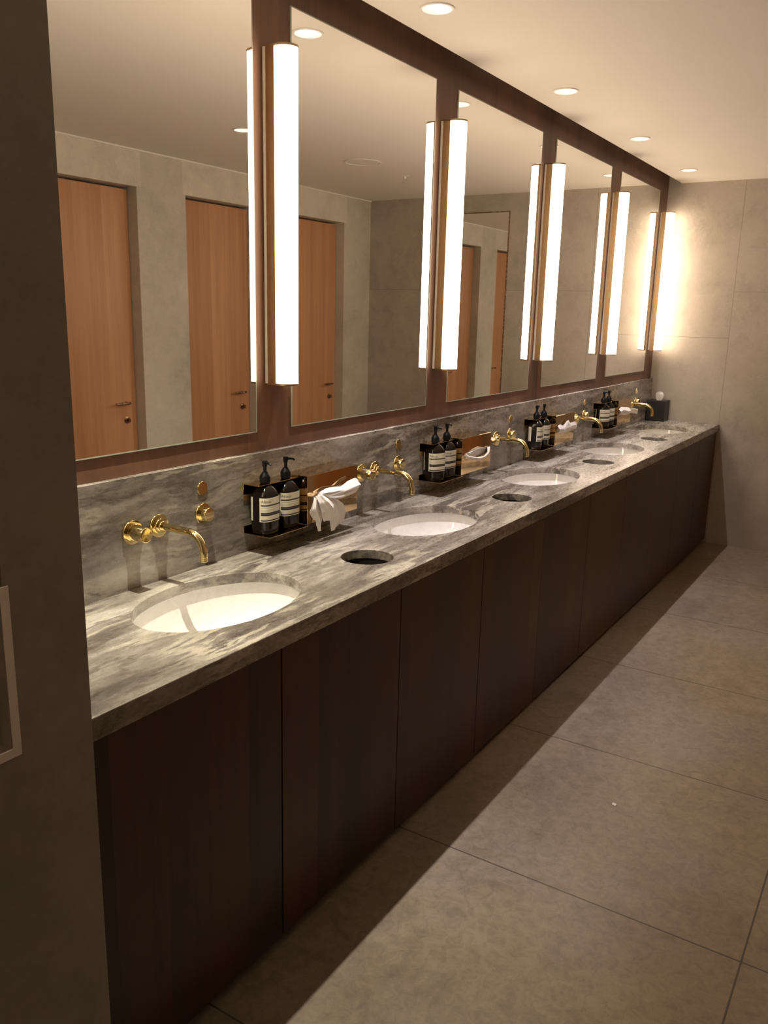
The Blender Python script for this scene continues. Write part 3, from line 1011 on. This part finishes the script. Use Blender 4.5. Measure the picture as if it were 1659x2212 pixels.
# black tissue box in the corner
t = thing('tissue_box', 'black leather tissue box in the far corner of the counter', 'tissue box', (5.345, -.095, H))
bm = newbm()
box(bm, -.064, .064, -.064, .064, .002, .142)
obj('body', bm, M['leather'], t, bevel=.004)
bm = newbm()
plate(bm, rect(-.066, .066, -.066, .066), [ellipse(0, 0, .03, .018, 32)], .1425, .147)
obj('lid', bm, M['leather'], t, bevel=.002)
bm = newbm()
sheet(bm, [(-.006, -.020, .1435), (-.012, -.030, .165), (-.010, -.034, .188), (0, -.020, .206)],
      [(.006, .016, .1435), (.010, .026, .165), (.008, .024, .195), (.002, .004, .210)], 18, 10, lambda u, v: 0.0, .003, 21)
o = obj('tissue', bm, M['paper'], None, True)
o.location = (5.345, -.095, H)
tag(o, 'white tissue tuft standing out of the black corner tissue box', 'tissue')

# ------------------------------------------------------------------ paper towel recess in the pier
x0, x1, z0, z1 = TW
t = thing('towel_dispenser', 'grey metal recessed towel dispenser in the dark pier, cut by the picture edge', 'dispenser', ((x0 + x1) / 2, YP, z0))
hw, hh = (x1 - x0) / 2, z1 - z0
bm = newbm(); plate(bm, rect(-hw, hw, 0, hh), [rect(-hw + .017, hw - .017, .017, hh - .017)], -.004, -.0004, 'y')
obj('frame', bm, M['steel'], t, bevel=.001, segs=1)
bm = newbm()
a, b, c, d, e = -hw + .016, hw - .016, .016, hh - .016, .026
box(bm, a, b, e, e + .002, c, d)
box(bm, a - .002, a, 0, e, c, d)
box(bm, b, b + .002, 0, e, c, d)
box(bm, a, b, 0, e, c - .002, c)
box(bm, a, b, 0, e, d, d + .002)
obj('recess_lining', bm, M['steel'], t)

# ------------------------------------------------------------------ downlights
def make_downlight(label, group):
    t = thing('downlight', label, 'downlight', (0, 0, ZC), 0, group)
    bm = newbm()
    prof = [(.054, -.0006), (.054, -.0030), (.051, -.0042), (.0465, -.0036), (.0445, .004), (.034, .052), (.034, .054), (.0462, .054), (.0468, .002), (.0468, -.0004)]
    lathe(bm, prof + [prof[0]], 44, cap0=False, cap1=False)
    obj('trim_ring', bm, M['white'], t, True)
    bm = newbm(); lathe(bm, [(.0335, .048), (.0335, .052)], 36)
    obj('lens', bm, M['lens'], t)
    return t
def spot(t, power, size, blend, color, dx=0.0, dy=0.0):
    l = bpy.data.lights.new('downlight_lamp', 'SPOT')
    l.energy = power
    l.color = color
    l.spot_size = radians(size)
    l.spot_blend = blend
    l.shadow_soft_size = .010
    o = bpy.data.objects.new('downlight_lamp', l)
    COL.objects.link(o)
    o.parent = t
    o.location = (dx, dy, .002)
DL_LABELS = ['downlight over the basin by the pier, above the top of the picture', 'nearest downlight in view on the ceiling, cut by the top of the picture',
             'second downlight in view, over the middle of the counter', 'third downlight in view along the ceiling edge', 'farthest downlight, near the far stone wall']
d0 = make_downlight(DL_LABELS[0], 'ceiling downlights')
d0.location = (DOWN_X[0], DOWN_Y, ZC)
dl = [d0]
for x, lab in list(zip(DOWN_X, DL_LABELS))[1:]:
    dl.append(dup(d0, (x, DOWN_Y, ZC), lab))
for (x, y), lab in zip(ROOM_SPOTS, ['downlight on the doors side of the ceiling, mirrored beside the nearest lamp']):
    dl.append(dup(d0, (x, y, ZC), lab))
for k in range(5):
    spot(dl[k], SPOT_POWER[k], 58, .9, SPOT_TINT[k], 0, .026)
for k in (5,):
    spot(dl[k], ROOM_SPOT_POWER, 84, .95, SPOT_COLOR)

# speaker and sprinkler, seen in the mirror
t = thing('ceiling_speaker', 'round white ceiling speaker seen in the second mirror', 'speaker', (3.79, -1.49, ZC))
bm = newbm(); lathe(bm, [(.118, -.0006), (.118, -.004), (.108, -.006), (.106, -.003), (.106, -.0006)], 48, cap0=False, cap1=False)
obj('rim', bm, M['white'], t, True)
bm = newbm(); lathe(bm, [(.1055, -.0006), (.1055, -.0030), (.01, -.0045)], 48)
obj('grille', bm, M['grey'], t, True)
t = thing('sprinkler', 'small white fire sprinkler on the ceiling, seen in the second mirror', 'sprinkler', (4.37, -1.53, ZC))
bm = newbm(); lathe(bm, [(.034, -.0006), (.034, -.003), (.02, -.006)], 32)
obj('escutcheon', bm, M['white'], t, True)
bm = newbm()
lathe(bm, [(.010, -.006), (.010, -.02), (.006, -.024), (.004, -.024)], 20)
box(bm, -.012, -.010, -.002, .002, -.045, -.018)
box(bm, .010, .012, -.002, .002, -.045, -.018)
lathe(bm, [(.019, -.045), (.019, -.047)], 24)
obj('nozzle', bm, M['steel'], t)

# scrap on the floor
bm = newbm()
sheet(bm, [(-.008, -.005, .001), (-.002, -.007, .004), (.007, -.004, .001)], [(-.006, .006, .001), (0, .007, .006), (.008, .005, .002)], 8, 6, lambda u, v: 0.0, .0008, 31)
o = obj('paper_scrap', bm, M['paper'], None, True)
o.location = (1.665, -1.018, .0008)
tag(o, 'tiny white paper scrap lying on the stone floor', 'scrap')
